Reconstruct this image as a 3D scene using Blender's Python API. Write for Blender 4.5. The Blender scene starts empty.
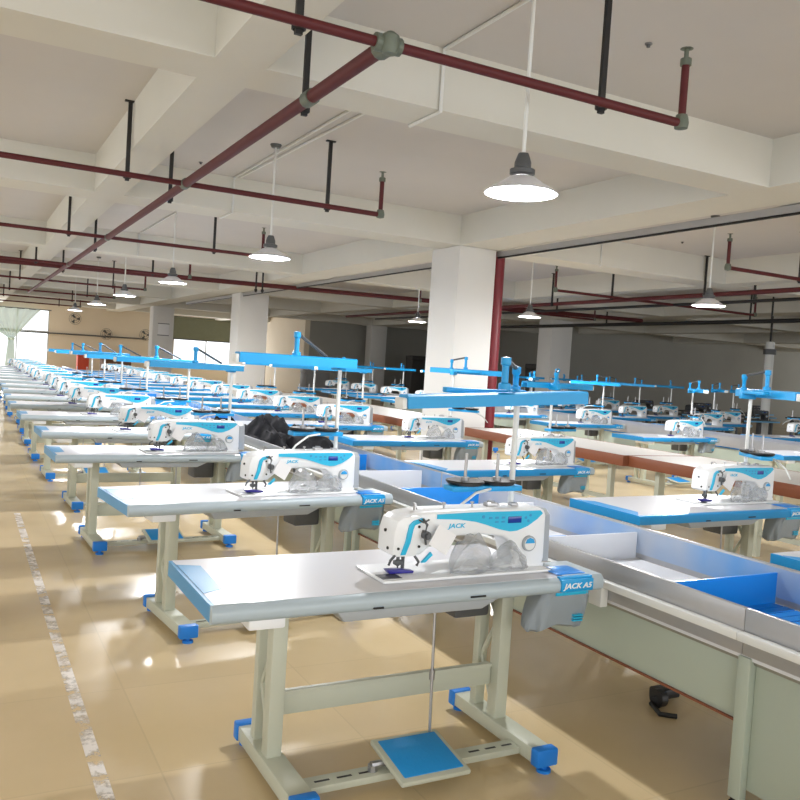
import bpy, bmesh, math, random
from mathutils import Vector, Matrix, noise
random.seed(7)
PI = math.pi
scn = bpy.context.scene
COL = scn.collection
V = Vector

# ------------------------------------------------------------------ materials
def mat(name, col, rough=.5, metal=0.0, spec=.5, var=0.0, scale=6.0, bump=0.0, alpha=1.0, trans=0.0, coat=0.0, emit=0.0):
    m = bpy.data.materials.new(name); m.use_nodes = True
    nt = m.node_tree; b = nt.nodes['Principled BSDF']
    c = (col[0], col[1], col[2], 1)
    b.inputs['Base Color'].default_value = c
    b.inputs['Roughness'].default_value = rough
    b.inputs['Metallic'].default_value = metal
    b.inputs['Specular IOR Level'].default_value = spec
    b.inputs['Alpha'].default_value = alpha
    b.inputs['Transmission Weight'].default_value = trans
    b.inputs['Coat Weight'].default_value = coat
    if emit:
        b.inputs['Emission Color'].default_value = c
        b.inputs['Emission Strength'].default_value = emit
    tc = nt.nodes.new('ShaderNodeTexCoord')
    nz = nt.nodes.new('ShaderNodeTexNoise'); nz.inputs['Scale'].default_value = scale; nz.inputs['Detail'].default_value = 4
    nt.links.new(tc.outputs['Object'], nz.inputs['Vector'])
    if var:
        mx = nt.nodes.new('ShaderNodeMix'); mx.data_type = 'RGBA'
        mx.inputs[6].default_value = tuple(max(0, v*(1-var)) for v in col) + (1,)
        mx.inputs[7].default_value = tuple(min(1, v*(1+var)) for v in col) + (1,)
        nt.links.new(nz.outputs['Fac'], mx.inputs[0]); nt.links.new(mx.outputs[2], b.inputs['Base Color'])
    if bump:
        bp = nt.nodes.new('ShaderNodeBump'); bp.inputs['Strength'].default_value = bump; bp.inputs['Distance'].default_value = .01
        nt.links.new(nz.outputs['Fac'], bp.inputs['Height']); nt.links.new(bp.outputs['Normal'], b.inputs['Normal'])
    return m

def sr(r, g, b):          # sRGB 0-255 to linear
    f = lambda v: (v/255/12.92) if v/255 <= .04045 else ((v/255+.055)/1.055)**2.4
    return (f(r), f(g), f(b))

M = dict(
    white = mat('white enamel', sr(238,240,242), .32, coat=.2),
    top = mat('table laminate', sr(217,217,222), .3, var=.015, scale=3),
    edge = mat('grey table edge', sr(176,190,198), .35),
    grey = mat('grey plastic', sr(165,170,174), .45),
    dgrey = mat('dark grey metal', sr(92,94,96), .45, .3),
    mgrey = mat('steel', sr(170,170,172), .3, .8),
    blue = mat('cyan blue paint', sr(14,156,220), .4),
    bedge = mat('blue table edge', sr(30,146,212), .4),
    patch = mat('pale blue film', sr(52,148,204), .35),
    cap = mat('blue rubber cap', sr(18,126,222), .5),
    mat_ = mat('pedal rubber', sr(30,152,228), .55, bump=.15, scale=60),
    cyan = mat('cyan trim', sr(40,184,226), .35),
    lcd = mat('display', sr(24,56,150), .15),
    navy = mat('presser foot', sr(42,36,140), .35),
    frame = mat('grey green steel', sr(196,199,182), .42, var=.02),
    panel = mat('pale green sheet', sr(176,186,172), .45, var=.02, scale=2),
    alu = mat('brushed aluminium', sr(176,176,178), .3, .45, var=.04, scale=20),
    aluD = mat('dull aluminium', sr(150,150,142), .42, .35),
    lip = mat('white profile', sr(228,230,228), .35),
    film = mat('blue protective film', sr(24,136,226), .28),
    filmP = mat('violet blue film', sr(112,156,214), .3, var=.15, scale=1.3),
    filmL = mat('light blue board', sr(120,186,232), .35),
    board = mat('white board', sr(226,228,232), .35),
    black = mat('black steel', sr(26,25,25), .5),
    cloth = mat('black cloth', sr(12,12,17), .85, spec=.15, bump=.3, scale=30),
    bag = mat('grey nylon', sr(150,160,168), .65, bump=.2, scale=25),
    plastic = mat('crumpled clear film', sr(186,190,194), .08, alpha=.40, spec=1.0),
    paper = mat('white tag', sr(240,240,242), .6),
    red = mat('red pipe paint', sr(84,16,22), .6, var=.12, scale=8),
    redC = mat('red riser paint', sr(118,16,30), .4, var=.1, scale=5),
    fit = mat('grey green fitting', sr(108,116,104), .5, .3, var=.15, scale=30),
    brown = mat('brown edge board', sr(134,76,48), .5, var=.12, scale=4),
    btop = mat('worn white work surface', sr(204,200,194), .4, var=.04, scale=2),
    oldm = mat('old dark machine paint', sr(52,54,58), .45),
    oldt = mat('dark worn table', sr(58,56,54), .5),
    shade = mat('white enamel shade', sr(236,236,240), .3),
    curtain = mat('sheer green curtain', sr(196,216,206), .8, var=.06, scale=3, alpha=.86),
    blind = mat('olive roller blind', sr(112,116,96), .8, var=.1),
    wframe = mat('window aluminium', sr(190,192,190), .4, .3),
    box = mat('cardboard', sr(120,86,62), .8),
    boxR = mat('orange red cloth', sr(214,84,60), .7),
    tile_w = mat('junk grey', sr(130,130,132), .6),
)
# plaster: cream paint with slow cloudy variation
def plaster(name, a, b_, scale=.35):
    m = bpy.data.materials.new(name); m.use_nodes = True
    nt = m.node_tree; b = nt.nodes['Principled BSDF']; b.inputs['Roughness'].default_value = .85
    b.inputs['Specular IOR Level'].default_value = .25
    tc = nt.nodes.new('ShaderNodeTexCoord')
    nz = nt.nodes.new('ShaderNodeTexNoise'); nz.inputs['Scale'].default_value = scale; nz.inputs['Detail'].default_value = 5; nz.inputs['Roughness'].default_value = .6
    rp = nt.nodes.new('ShaderNodeValToRGB')
    rp.color_ramp.elements[0].position = .3; rp.color_ramp.elements[0].color = a + (1,)
    rp.color_ramp.elements[1].position = .7; rp.color_ramp.elements[1].color = b_ + (1,)
    nt.links.new(tc.outputs['Object'], nz.inputs['Vector']); nt.links.new(nz.outputs['Fac'], rp.inputs['Fac'])
    nt.links.new(rp.outputs['Color'], b.inputs['Base Color'])
    return m
M['slab'] = plaster('slab paint', sr(206,203,200), sr(214,211,208))
M['beam'] = plaster('beam paint', sr(216,215,206), sr(224,223,216))
M['column'] = plaster('column paint', sr(226,225,222), sr(232,231,229))
M['wall'] = plaster('beige wall paint', sr(222,210,190), sr(228,218,200))
M['wallD'] = plaster('grey wall paint', sr(160,159,152), sr(170,169,162))

def reflection_mat():
    """patchy blue reflection of the dividers, painted into the metal colour"""
    m = bpy.data.materials.new('painted blue reflection on metal'); m.use_nodes = True
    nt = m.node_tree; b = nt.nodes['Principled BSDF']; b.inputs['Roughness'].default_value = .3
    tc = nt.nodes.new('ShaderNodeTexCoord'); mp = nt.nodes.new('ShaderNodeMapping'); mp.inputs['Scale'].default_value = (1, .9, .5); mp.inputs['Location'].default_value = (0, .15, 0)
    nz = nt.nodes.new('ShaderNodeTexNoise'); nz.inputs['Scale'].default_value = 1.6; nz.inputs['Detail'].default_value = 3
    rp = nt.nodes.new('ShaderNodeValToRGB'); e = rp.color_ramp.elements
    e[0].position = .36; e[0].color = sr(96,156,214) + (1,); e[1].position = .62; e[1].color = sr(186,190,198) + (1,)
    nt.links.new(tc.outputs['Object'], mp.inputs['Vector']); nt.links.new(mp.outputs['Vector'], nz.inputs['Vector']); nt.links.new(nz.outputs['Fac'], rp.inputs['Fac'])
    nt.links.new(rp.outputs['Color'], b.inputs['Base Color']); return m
M['painted_reflection'] = reflection_mat()  # the dividers' blue reflection is painted into this colour
def floor_mat():
    m = bpy.data.materials.new('glossy beige floor tiles'); m.use_nodes = True
    nt = m.node_tree; b = nt.nodes['Principled BSDF']
    tc = nt.nodes.new('ShaderNodeTexCoord')
    br = nt.nodes.new('ShaderNodeTexBrick')
    br.offset = 0; br.inputs['Scale'].default_value = 1
    br.inputs['Brick Width'].default_value = .85; br.inputs['Row Height'].default_value = .85
    br.inputs['Mortar Size'].default_value = .004
    br.inputs['Color1'].default_value = sr(224,201,160) + (1,); br.inputs['Color2'].default_value = sr(220,197,157) + (1,)
    br.inputs['Mortar'].default_value = sr(214,192,154) + (1,)
    mp = nt.nodes.new('ShaderNodeMapping'); mp.inputs['Location'].default_value = (.12, .3, 0)
    nt.links.new(tc.outputs['Object'], mp.inputs['Vector']); nt.links.new(mp.outputs['Vector'], br.inputs['Vector'])
    nz = nt.nodes.new('ShaderNodeTexNoise'); nz.inputs['Scale'].default_value = 1.1; nz.inputs['Detail'].default_value = 6
    nt.links.new(tc.outputs['Object'], nz.inputs['Vector'])
    mx = nt.nodes.new('ShaderNodeMix'); mx.data_type = 'RGBA'; mx.blend_type = 'MULTIPLY'
    rp = nt.nodes.new('ShaderNodeValToRGB')
    rp.color_ramp.elements[0].position = .3; rp.color_ramp.elements[0].color = (.9,.89,.85,1)
    rp.color_ramp.elements[1].position = .65; rp.color_ramp.elements[1].color = (1,1,1,1)
    nt.links.new(nz.outputs['Fac'], rp.inputs['Fac'])
    mx.inputs[0].default_value = 1
    nt.links.new(br.outputs['Color'], mx.inputs[6]); nt.links.new(rp.outputs['Color'], mx.inputs[7])
    nt.links.new(mx.outputs[2], b.inputs['Base Color'])
    rr = nt.nodes.new('ShaderNodeMapRange'); rr.inputs[3].default_value = .12; rr.inputs[4].default_value = .3
    nt.links.new(nz.outputs['Fac'], rr.inputs[0]); nt.links.new(rr.outputs[0], b.inputs['Roughness'])
    b.inputs['Specular IOR Level'].default_value = .5
    return m
M['floor'] = floor_mat()
def worn_paint():
    m = bpy.data.materials.new('worn white floor paint'); m.use_nodes = True
    nt = m.node_tree; b = nt.nodes['Principled BSDF']; b.inputs['Base Color'].default_value = sr(244,238,232) + (1,); b.inputs['Roughness'].default_value = .35
    tc = nt.nodes.new('ShaderNodeTexCoord'); nz = nt.nodes.new('ShaderNodeTexNoise')
    nz.inputs['Scale'].default_value = 6; nz.inputs['Detail'].default_value = 8; nz.inputs['Roughness'].default_value = .7
    rp = nt.nodes.new('ShaderNodeValToRGB'); rp.color_ramp.elements[0].position = .42; rp.color_ramp.elements[1].position = .56
    rp.color_ramp.elements[1].color = (.97,.97,.97,1)
    nt.links.new(tc.outputs['Object'], nz.inputs['Vector']); nt.links.new(nz.outputs['Fac'], rp.inputs['Fac']); nt.links.new(rp.outputs['Color'], b.inputs['Alpha'])
    return m
M['paint'] = worn_paint()

# ------------------------------------------------------------------ mesh builder
class MB:
    def __init__(s): s.v = []; s.f = []
    def add(s, vs, fs):
        o = len(s.v); s.v += [V(p) for p in vs]; s.f += [tuple(i+o for i in f) for f in fs]; return s
    def bm(s, b):
        b.verts.ensure_lookup_table(); b.verts.index_update()
        s.add([v.co.copy() for v in b.verts], [[v.index for v in f.verts] for f in b.faces]); b.free(); return s
    def box(s, x0, x1, y0, y1, z0, z1, bev=0.0, seg=2, mtx=None):
        b = bmesh.new(); bmesh.ops.create_cube(b, size=1)
        for v in b.verts:
            v.co = V(((x0+x1)/2 + v.co.x*(x1-x0), (y0+y1)/2 + v.co.y*(y1-y0), (z0+z1)/2 + v.co.z*(z1-z0)))
        if bev: bmesh.ops.bevel(b, geom=b.edges[:], offset=bev, segments=seg, profile=.5, affect='EDGES')
        if mtx: b.transform(mtx)
        return s.bm(b)
    def prism(s, prof, a0, a1, axis='y', bev=0.0, seg=2, mtx=None):
        b = bmesh.new()
        def P(u, w, a): return {'y': (u, a, w), 'x': (a, u, w), 'z': (u, w, a)}[axis]
        lo = [b.verts.new(P(u, w, a0)) for u, w in prof]; hi = [b.verts.new(P(u, w, a1)) for u, w in prof]
        f0 = b.faces.new(lo); f1 = b.faces.new(hi[::-1]); n = len(prof)
        for i in range(n): b.faces.new((lo[i], hi[i], hi[(i+1) % n], lo[(i+1) % n]))
        bmesh.ops.recalc_face_normals(b, faces=b.faces[:])
        if bev:
            es = list(set(f0.edges[:] + f1.edges[:])); bmesh.ops.bevel(b, geom=es, offset=bev, segments=seg, profile=.5, affect='EDGES')
        if mtx: b.transform(mtx)
        return s.bm(b)
    def tube(s, pts, r, n=8, cap=True):
        pts = [V(p) for p in pts]; rings = []
        up = V((0,0,1))
        for i, p in enumerate(pts):
            d = (pts[min(i+1, len(pts)-1)] - pts[max(i-1, 0)]).normalized()
            a = d.cross(up)
            if a.length < .05: a = d.cross(V((1,0,0)))
            a.normalize(); c = d.cross(a).normalized()
            rr = r[i] if isinstance(r, (list, tuple)) else r
            rings.append([p + a*math.cos(t*2*PI/n)*rr + c*math.sin(t*2*PI/n)*rr for t in range(n)])
        vs = [v for g in rings for v in g]; fs = []
        for i in range(len(rings)-1):
            for t in range(n): fs.append((i*n+t, i*n+(t+1) % n, (i+1)*n+(t+1) % n, (i+1)*n+t))
        if cap: fs.append(tuple(range(n))[::-1]); fs.append(tuple((len(rings)-1)*n+t for t in range(n)))
        return s.add(vs, fs)
    def lathe(s, prof, c=(0,0,0), n=20, close=False):
        c = V(c); vs = []; fs = []
        for r, z in prof:
            for t in range(n): vs.append(c + V((r*math.cos(2*PI*t/n), r*math.sin(2*PI*t/n), z)))
        k = len(prof)
        for i in range(k - (0 if close else 1)):
            j = (i+1) % k
            for t in range(n): fs.append((i*n+t, i*n+(t+1) % n, j*n+(t+1) % n, j*n+t))
        return s.add(vs, fs)
    def disc(s, r, z0, z1, c, n=20, axis='z'):
        o = V(c)
        if axis == 'z': return s.tube([o+V((0,0,z0)), o+V((0,0,z1))], r, n)
        if axis == 'y': return s.tube([o+V((0,z0,0)), o+V((0,z1,0))], r, n)
        return s.tube([o+V((z0,0,0)), o+V((z1,0,0))], r, n)

def mesh_of(name, v, f, mats, mi=None):
    me = bpy.data.meshes.new(name); me.from_pydata([tuple(p) for p in v], [], f)
    for m in mats: me.materials.append(m)
    if mi: me.polygons.foreach_set('material_index', mi)
    b = bmesh.new(); b.from_mesh(me); bmesh.ops.recalc_face_normals(b, faces=b.faces[:]); b.to_mesh(me); b.free()
    me.polygons.foreach_set('use_smooth', [True]*len(me.polygons))
    me.set_sharp_from_angle(angle=math.radians(38)); me.update()
    return me

def props(o, label=None, cat=None, group=None, kind=None):
    if label: o['label'] = label
    if cat: o['category'] = cat
    if group: o['group'] = group
    if kind: o['kind'] = kind
    return o

def link(name, data, parent=None):
    o = bpy.data.objects.new(name, data); COL.objects.link(o)
    if parent: o.parent = parent
    return o

class Thing:
    """a thing gathered part by part, then built as an Empty with parts, or as one mesh for far-off copies"""
    def __init__(s, name): s.name = name; s.parts = []
    def part(s, name, mb, m, label=None, under=None, split=False):
        if split:                                   # every loose piece becomes a part of its own
            par = list(range(len(mb.v)))
            def fd(a):
                while par[a] != a: par[a] = par[par[a]]; a = par[a]
                return a
            for f in mb.f:
                for q in f[1:]: par[fd(q)] = fd(f[0])
            cs = {}
            for f in mb.f: cs.setdefault(fd(f[0]), []).append(f)
            for fs in cs.values():
                ids = sorted({q for f in fs for q in f}); ix = {q: k for k, q in enumerate(ids)}
                p = MB(); p.v = [mb.v[q] for q in ids]; p.f = [tuple(ix[q] for q in f) for f in fs]
                s.parts.append((name, p, m, label, under))
            return len(s.parts)-1
        s.parts.append((name, mb, m, label, under)); return len(s.parts)-1
    def build(s, label, cat, group=None, loc=(0,0,0), rz=0):
        root = link(s.name, None); root.location = loc; root.rotation_euler.z = rz; root.empty_display_size = .1
        props(root, label, cat, group); made = []
        for name, mb, m, lb, under in s.parts:
            o = link(name, mesh_of(name, mb.v, mb.f, [m]), root if under is None else made[under])
            if lb: o['label'] = lb
            made.append(o)
        return root
    def single(s, label, cat, group=None, loc=(0,0,0), rz=0):
        v = []; f = []; mi = []; ms = []
        for name, mb, m, lb, under in s.parts:
            if m not in ms: ms.append(m)
            o = len(v); v += mb.v; f += [tuple(i+o for i in q) for q in mb.f]; mi += [ms.index(m)]*len(mb.f)
        root = link(s.name, mesh_of(s.name, v, f, ms, mi)); root.location = loc; root.rotation_euler.z = rz
        return props(root, label, cat, group)

def copy_tree(o, parent=None):
    c = o.copy(); COL.objects.link(c)
    if parent: c.parent = parent
    for ch in list(o.children): copy_tree(ch, c)
    return c
def place(src, label, loc, rz=0, group=None, used=set()):
    o = src if src.name not in used else copy_tree(src)
    used.add(src.name)
    o.location = loc; o.rotation_euler.z = rz; o['label'] = label
    if group: o['group'] = group
    return o
def single(name, mb, m, label, cat, group=None, loc=(0,0,0), rz=0):
    o = link(name, mesh_of(name, mb.v, mb.f, [m])); o.location = loc; o.rotation_euler.z = rz
    return props(o, label, cat, group)
def struct(name, mb, m, parent=None):
    o = link(name, mesh_of(name, mb.v, mb.f, [m]), parent)
    if not parent: o['kind'] = 'structure'
    return o

def text_mb(txt, size, mtx, depth=.0012, shear=0):
    cu = bpy.data.curves.new('t', 'FONT'); cu.body = txt; cu.size = size; cu.extrude = depth; cu.shear = shear; cu.offset = size*.025
    cu.resolution_u = 3
    ob = bpy.data.objects.new('t', cu); COL.objects.link(ob)
    dg = bpy.context.evaluated_depsgraph_get(); me = ob.evaluated_get(dg).to_mesh()
    mb = MB(); mb.add([mtx @ v.co for v in me.vertices], [tuple(p.vertices) for p in me.polygons])
    ob.evaluated_get(dg).to_mesh_clear(); bpy.data.objects.remove(ob); bpy.data.curves.remove(cu)
    return mb
FRONT = Matrix.Rotation(PI/2, 4, 'X')      # text standing upright, read from -y

ORD = ['nearest','second','third','fourth','fifth','sixth','seventh','eighth','ninth','tenth','eleventh','twelfth','thirteenth','fourteenth','fifteenth','sixteenth','seventeenth','eighteenth','nineteenth','twentieth']

# ------------------------------------------------------------------ the setting
SLAB, BEAM = 3.84, 3.41
mb = MB(); mb.box(-6, 40, -6, 46, -.1, 0); struct('floor', mb, M['floor'])
mb = MB(); mb.box(-6, 40, -6, 46, SLAB, SLAB+.2); struct('ceiling', mb, M['slab'])
# beams across (x direction) and along (y direction)
trim = 0
def trim_obj(mb, m):
    global trim
    trim += 1
    return struct('trim_%d' % trim, mb, m)
xb = [(-3.6,-3.1), (-.4,.05), (5.12,5.56), (10.35,10.95), (16.7,17.2), (23.2,23.8), (29.1,29.6), (34.9,35.5), (41,41.5)]
yb = [(-4.2,-3.7), (1.30,1.63), (6.35,7.0), (11.9,12.25), (16.9,17.7), (22.6,23), (28,28.6), (34,34.4)]
for x0, x1 in yb: trim_obj(MB().box(x0, x1, -6, 46, BEAM, SLAB), M['beam'])
for y0, y1 in xb:
    xs = [-6] + [v for p in yb for v in p] + [40]
    mb = MB()
    for i in range(0, len(xs), 2): mb.box(xs[i], xs[i+1], y0, y1, BEAM, SLAB)
    trim_obj(mb, M['beam'])
# columns stand under the beams
def column(x0, x1, y0, y1, label):
    t = single('column', MB().box(x0, x1, y0, y1, 0, BEAM, .012, 2), M['column'], label, 'column', 'building columns')
    return t
column(6.35, 7.0, 10.35, 11.15, 'near square white concrete column with a red riser pipe on its right side')
column(6.98, 7.85, 23.2, 24.0, 'white concrete column with small wall marks, standing behind the near column in its line')
column(16.9, 17.75, 21.5, 22.2, 'white concrete column at right in front of the dark grey wall')
column(6.9, 7.75, 34.9, 35.6, 'far white concrete column left of the blinded window')
column(16.9, 17.7, 34.9, 35.5, 'far column between the beige and the dark walls')

# walls
YB = 44
def wall_with_holes(name, x0, x1, y, holes, m, th=.25, z1=SLAB):
    mb = MB(); xs = x0
    for a, b_, lo, hi in holes:
        mb.box(xs, a, y, y+th, 0, z1); mb.box(a, b_, y, y+th, 0, lo); mb.box(a, b_, y, y+th, hi, z1); xs = b_
    mb.box(xs, x1, y, y+th, 0, z1); return struct(name, mb, m)
wall_with_holes('wall_back', -6, 14.0, YB, [(-.5, 3.75, .35, 3.25), (9.8, 13.3, 1.0, 3.4)], M['wall'])
struct('wall_recess', MB().box(14.0, 14.25, 36, YB+.25, 0, SLAB), M['wall'])
struct('wall_far', MB().box(14.25, 22.3, 36, 36.25, 0, SLAB), M['wallD'])
struct('wall_step', MB().box(22.3, 22.5, 27, 36.25, 0, SLAB), M['wallD'])
struct('wall_dark', MB().box(22.5, 40, 27, 27.25, 0, SLAB), M['wallD'])
mb = MB(); mb.box(39.8, 40, -6, 27, 0, .9); mb.box(39.8, 40, -6, 27, 3.1, SLAB)
for y in (-6, 1, 8, 15, 22, 26): mb.box(39.8, 40, y, y+1, .9, 3.1)
struct('wall_right', mb, M['wallD'])  # openings added in this unseen wall so daylight brightens the grey wall
mb = MB(); mb.box(-6.2, -6, -6, 46, 0, 1.0); mb.box(-6.2, -6, -6, 46, 3.2, SLAB)
for y in (-6, 2, 10, 18, 26, 34, 42): mb.box(-6.2, -6, y, y+1.6, 1.0, 3.2)
struct('wall_left', mb, M['wall'])
mb = MB(); mb.box(-6, 40, -6.2, -6, 0, .8); mb.box(-6, 40, -6.2, -6, 3.3, SLAB)
for x in range(-6, 40, 6): mb.box(x, x+.8, -6.2, -6, .8, 3.3)
struct('wall_front', mb, M['wall'])

def window(n, x0, x1, z0, z1, y, cols):
    root = MB(); fr = .05
    root.box(x0, x1, y+.08, y+.16, z0, z0+fr); root.box(x0, x1, y+.08, y+.16, z1-fr, z1)
    for i in range(cols+1):
        x = x0 + (x1-x0-fr)*i/cols; root.box(x, x+fr, y+.08, y+.16, z0+fr, z1-fr)
    root.box(x0, x1, y+.085, y+.155, z0+(z1-z0)*.62, z0+(z1-z0)*.62+fr)
    o = struct('window_%d' % n, root, M['wframe'])
    return o
window(1, -.5, 3.75, .35, 3.25, YB, 3)
window(2, 9.8, 13.3, 1.0, 3.4, YB, 2)
# worn painted line on the floor
single('floor_line', MB().add([(.485,2.6,.002),(.54,2.6,.002),(.54,8.4,.002),(.485,8.4,.002)], [(0,1,2,3)]), M['paint'],
       'worn whitish painted line along the aisle floor at left', 'floor marking')

# curtain, gathered and tied, at the far left window
def curtain():
    t = Thing('curtain'); mb = MB(); nx, nz = 40, 24; vs = []; fs = []
    for j in range(nz+1):
        u = j/nz; z = 3.2 - u*2.9
        if u < .5: k = u/.5; xl, xr = -.3 + 2.25*k, 3.35 - 1.15*k**.9
        else: k = (u-.5)/.5; xl, xr = 1.95 - .12*k, 2.2 + .10*k
        for i in range(nx+1):
            s = i/nx; w = .05*math.sin(s*nx*1.1 + u*2)
            vs.append((xl+(xr-xl)*s, YB-.25+w*(.4+.6*abs(xr-xl)/3.6), z))
    for j in range(nz):
        for i in range(nx): a = j*(nx+1)+i; fs.append((a, a+1, a+nx+2, a+nx+1))
    mb.add(vs, fs); t.part('cloth', mb, M['curtain'])
    t.part('curtain_rod', MB().tube([(-.6,YB-.25,3.2),(3.8,YB-.25,3.2)], .025), M['dgrey'])
    t.part('tie', MB().lathe([(.14,-.06),(.17,0),(.14,.06)], (2.07,YB-.25,1.72), 12), M['curtain'])
    t.build('pale green curtain tied in the middle at the far left window', 'curtain')
curtain()
t = Thing('roller_blind')
mb = MB(); mb.box(9.75, 13.35, YB-.1, YB-.08, 2.3, 3.38); t.part('blind_cloth', mb, M['blind'])
t.part('roller', MB().tube([(9.7,YB-.09,3.40),(13.4,YB-.09,3.40)], .06, 10), M['blind']); t.part('bottom_bar', MB().box(9.75,13.35,YB-.11,YB-.07,2.24,2.3), M['dgrey'])
t.build('olive roller blind half down over the far window beside the column', 'blind')
single('ceiling_conduit', MB().tube([(1.6,YB-.06,2.1),(8.4,YB-.06,2.14)], .04, 6), M['dgrey'], 'thin dark pipe running along the beige back wall between window and column', 'pipe')
for i, (x, z, lb) in enumerate(((4.9,2.9,'upper left'),(6.4,2.25,'lower'),(8.3,2.35,'right'))):
    t = Thing('wall_fan'); c = V((x, YB-.22, z))
    t.part('bracket', MB().tube([(x,YB,z+.12),(x,YB-.2,z+.04)], .03, 6), M['dgrey'])
    g = MB()
    for r in (.1,.2,.28): g.tube([c+V((r*math.cos(a),0,r*math.sin(a))) for a in [k*2*PI/16 for k in range(17)]], .008, 5, False)
    t.part('guard', g, M['dgrey'])
    bl = MB()
    for k in range(3):
        a = k*2*PI/3; bl.add([c+V((.03*math.cos(a),.02,.03*math.sin(a))), c+V((.24*math.cos(a-.3),.04,.24*math.sin(a-.3))), c+V((.24*math.cos(a+.4),0,.24*math.sin(a+.4)))], [(0,1,2)])
    t.part('blades', bl, M['dgrey'])
    t.build('small dark fan mounted on the beige back wall, %s of three' % ['topmost','lowest and middle','rightmost'][i], 'fan', 'wall fans')

# ------------------------------------------------------------------ pipes, hangers, lamps
PZ = 3.17
def branch(y, x0, x1, upright_left, upright_right, label, r=.026):
    t = Thing('sprinkler_pipe')
    t.part('pipe', MB().tube([(x0,y,PZ),(x1,y,PZ)], r, 10), M['red'])
    for flag, x in ((upright_left, x0), (upright_right, x1)):
        if not flag: continue
        t.part('elbow', MB().lathe([(.0,-.04),(.04,-.03),(.045,0),(.04,.03),(.034,.05)], (x,y,PZ), 12), M['fit'])
        u = t.part('upright', MB().tube([(x,y,PZ),(x,y,PZ+.36)], r*.9, 10), M['red'])
        t.part('sprinkler_head', MB().lathe([(.0,.345),(.034,.345),(.034,.385),(.014,.39),(.014,.44),(.04,.445),(.0,.45)], (x,y,PZ), 10), M['fit'], under=u)
    t.build(label, 'pipe', 'sprinkler branch pipes')
branch(3.72, -2.2, 3.79, True, True, 'nearest red sprinkler pipe crossing the top of the picture')
branch(7.88, -2.2, 3.83, True, True, 'second red sprinkler branch from the front, ending at an upright beside the second lamp')
branch(12.55, -2.2, 4.1, True, True, 'third red sprinkler branch from the front, in the left bay')
branch(17.45, -2.2, 4.15, True, True, 'fourth red sprinkler branch from the front, in the left bay')
branch(22.5, -2.2, 4.2, True, True, 'fifth red sprinkler branch from the front, in the left bay')
branch(27.5, -2.2, 4.2, True, True, 'sixth red sprinkler branch from the front, in the left bay')
branch(31.5, -2.2, 4.2, True, True, 'red sprinkler branch over the far end of the left bay')
branch(36.0, -2.2, 4.2, True, True, 'farthest red sprinkler branch before the curtained window')
branch(7.72, 8.9, 14.5, True, True, 'red sprinkler branch leaving the right edge of the picture, upright at its left end')
branch(12.2, 9.6, 15.0, True, True, 'red sprinkler branch of the right bay in front of the third lamp')
branch(17.3, 9.6, 15.0, True, True, 'far red sprinkler branch of the right bay behind the near column')
def main_pipe(pts, r, label, m='red', coll=()):
    t = Thing('main_pipe'); t.part('pipe', MB().tube(pts, r, 12), M[m])
    d = (V(pts[1])-V(pts[0])).normalized()
    for p in coll:
        p = V(p); t.part('coupling', MB().tube([p-d*.05, p+d*.05], r*1.22, 12), M['fit'])
    t.build(label, 'pipe', 'main pipes')
main_pipe([(1.79,3.72,PZ-.0),(1.79,28.5,PZ)], .04, 'long red main pipe running away along the left bay', coll=[(1.79,4.75,PZ),(1.79,7.88,PZ),(1.79,12.55,PZ),(1.79,17.45,PZ)])
single('pipe_tee', MB().tube([(1.72,3.72,PZ),(1.86,3.72,PZ)], .044, 12).tube([(1.79,3.70,PZ),(1.79,3.80,PZ)], .054, 12).lathe([(0,-.06),(.035,-.055),(.045,-.02),(.045,.03),(.02,.05),(0,.055)], (1.79,3.69,PZ), 12), M['fit'],
       'grey-green tee fitting joining the nearest pipe and the long main pipe', 'fitting')
main_pipe([(-3,20.3,PZ+.14),(17,17.6,PZ+.14)], .055, 'thick dark red pipe crossing the hall in front of the second column')
main_pipe([(11.3,-1,PZ),(11.6,26,PZ)], .04, 'red main pipe running along the right bay')
main_pipe([(12.5,-1,PZ),(12.7,26,PZ)], .03, 'thinner dark pipe beside the red main of the right bay', m='black')
main_pipe([(16.3,2,PZ),(16.6,26.8,PZ)], .05, 'dark pipe in front of the grey wall at right', m='black')
single('riser_pipe', MB().tube([(7.14,10.5,0),(7.14,10.5,BEAM-.005)], .105, 16), M['redC'], 'thick dark red riser pipe on the right side of the near column', 'pipe')

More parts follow.
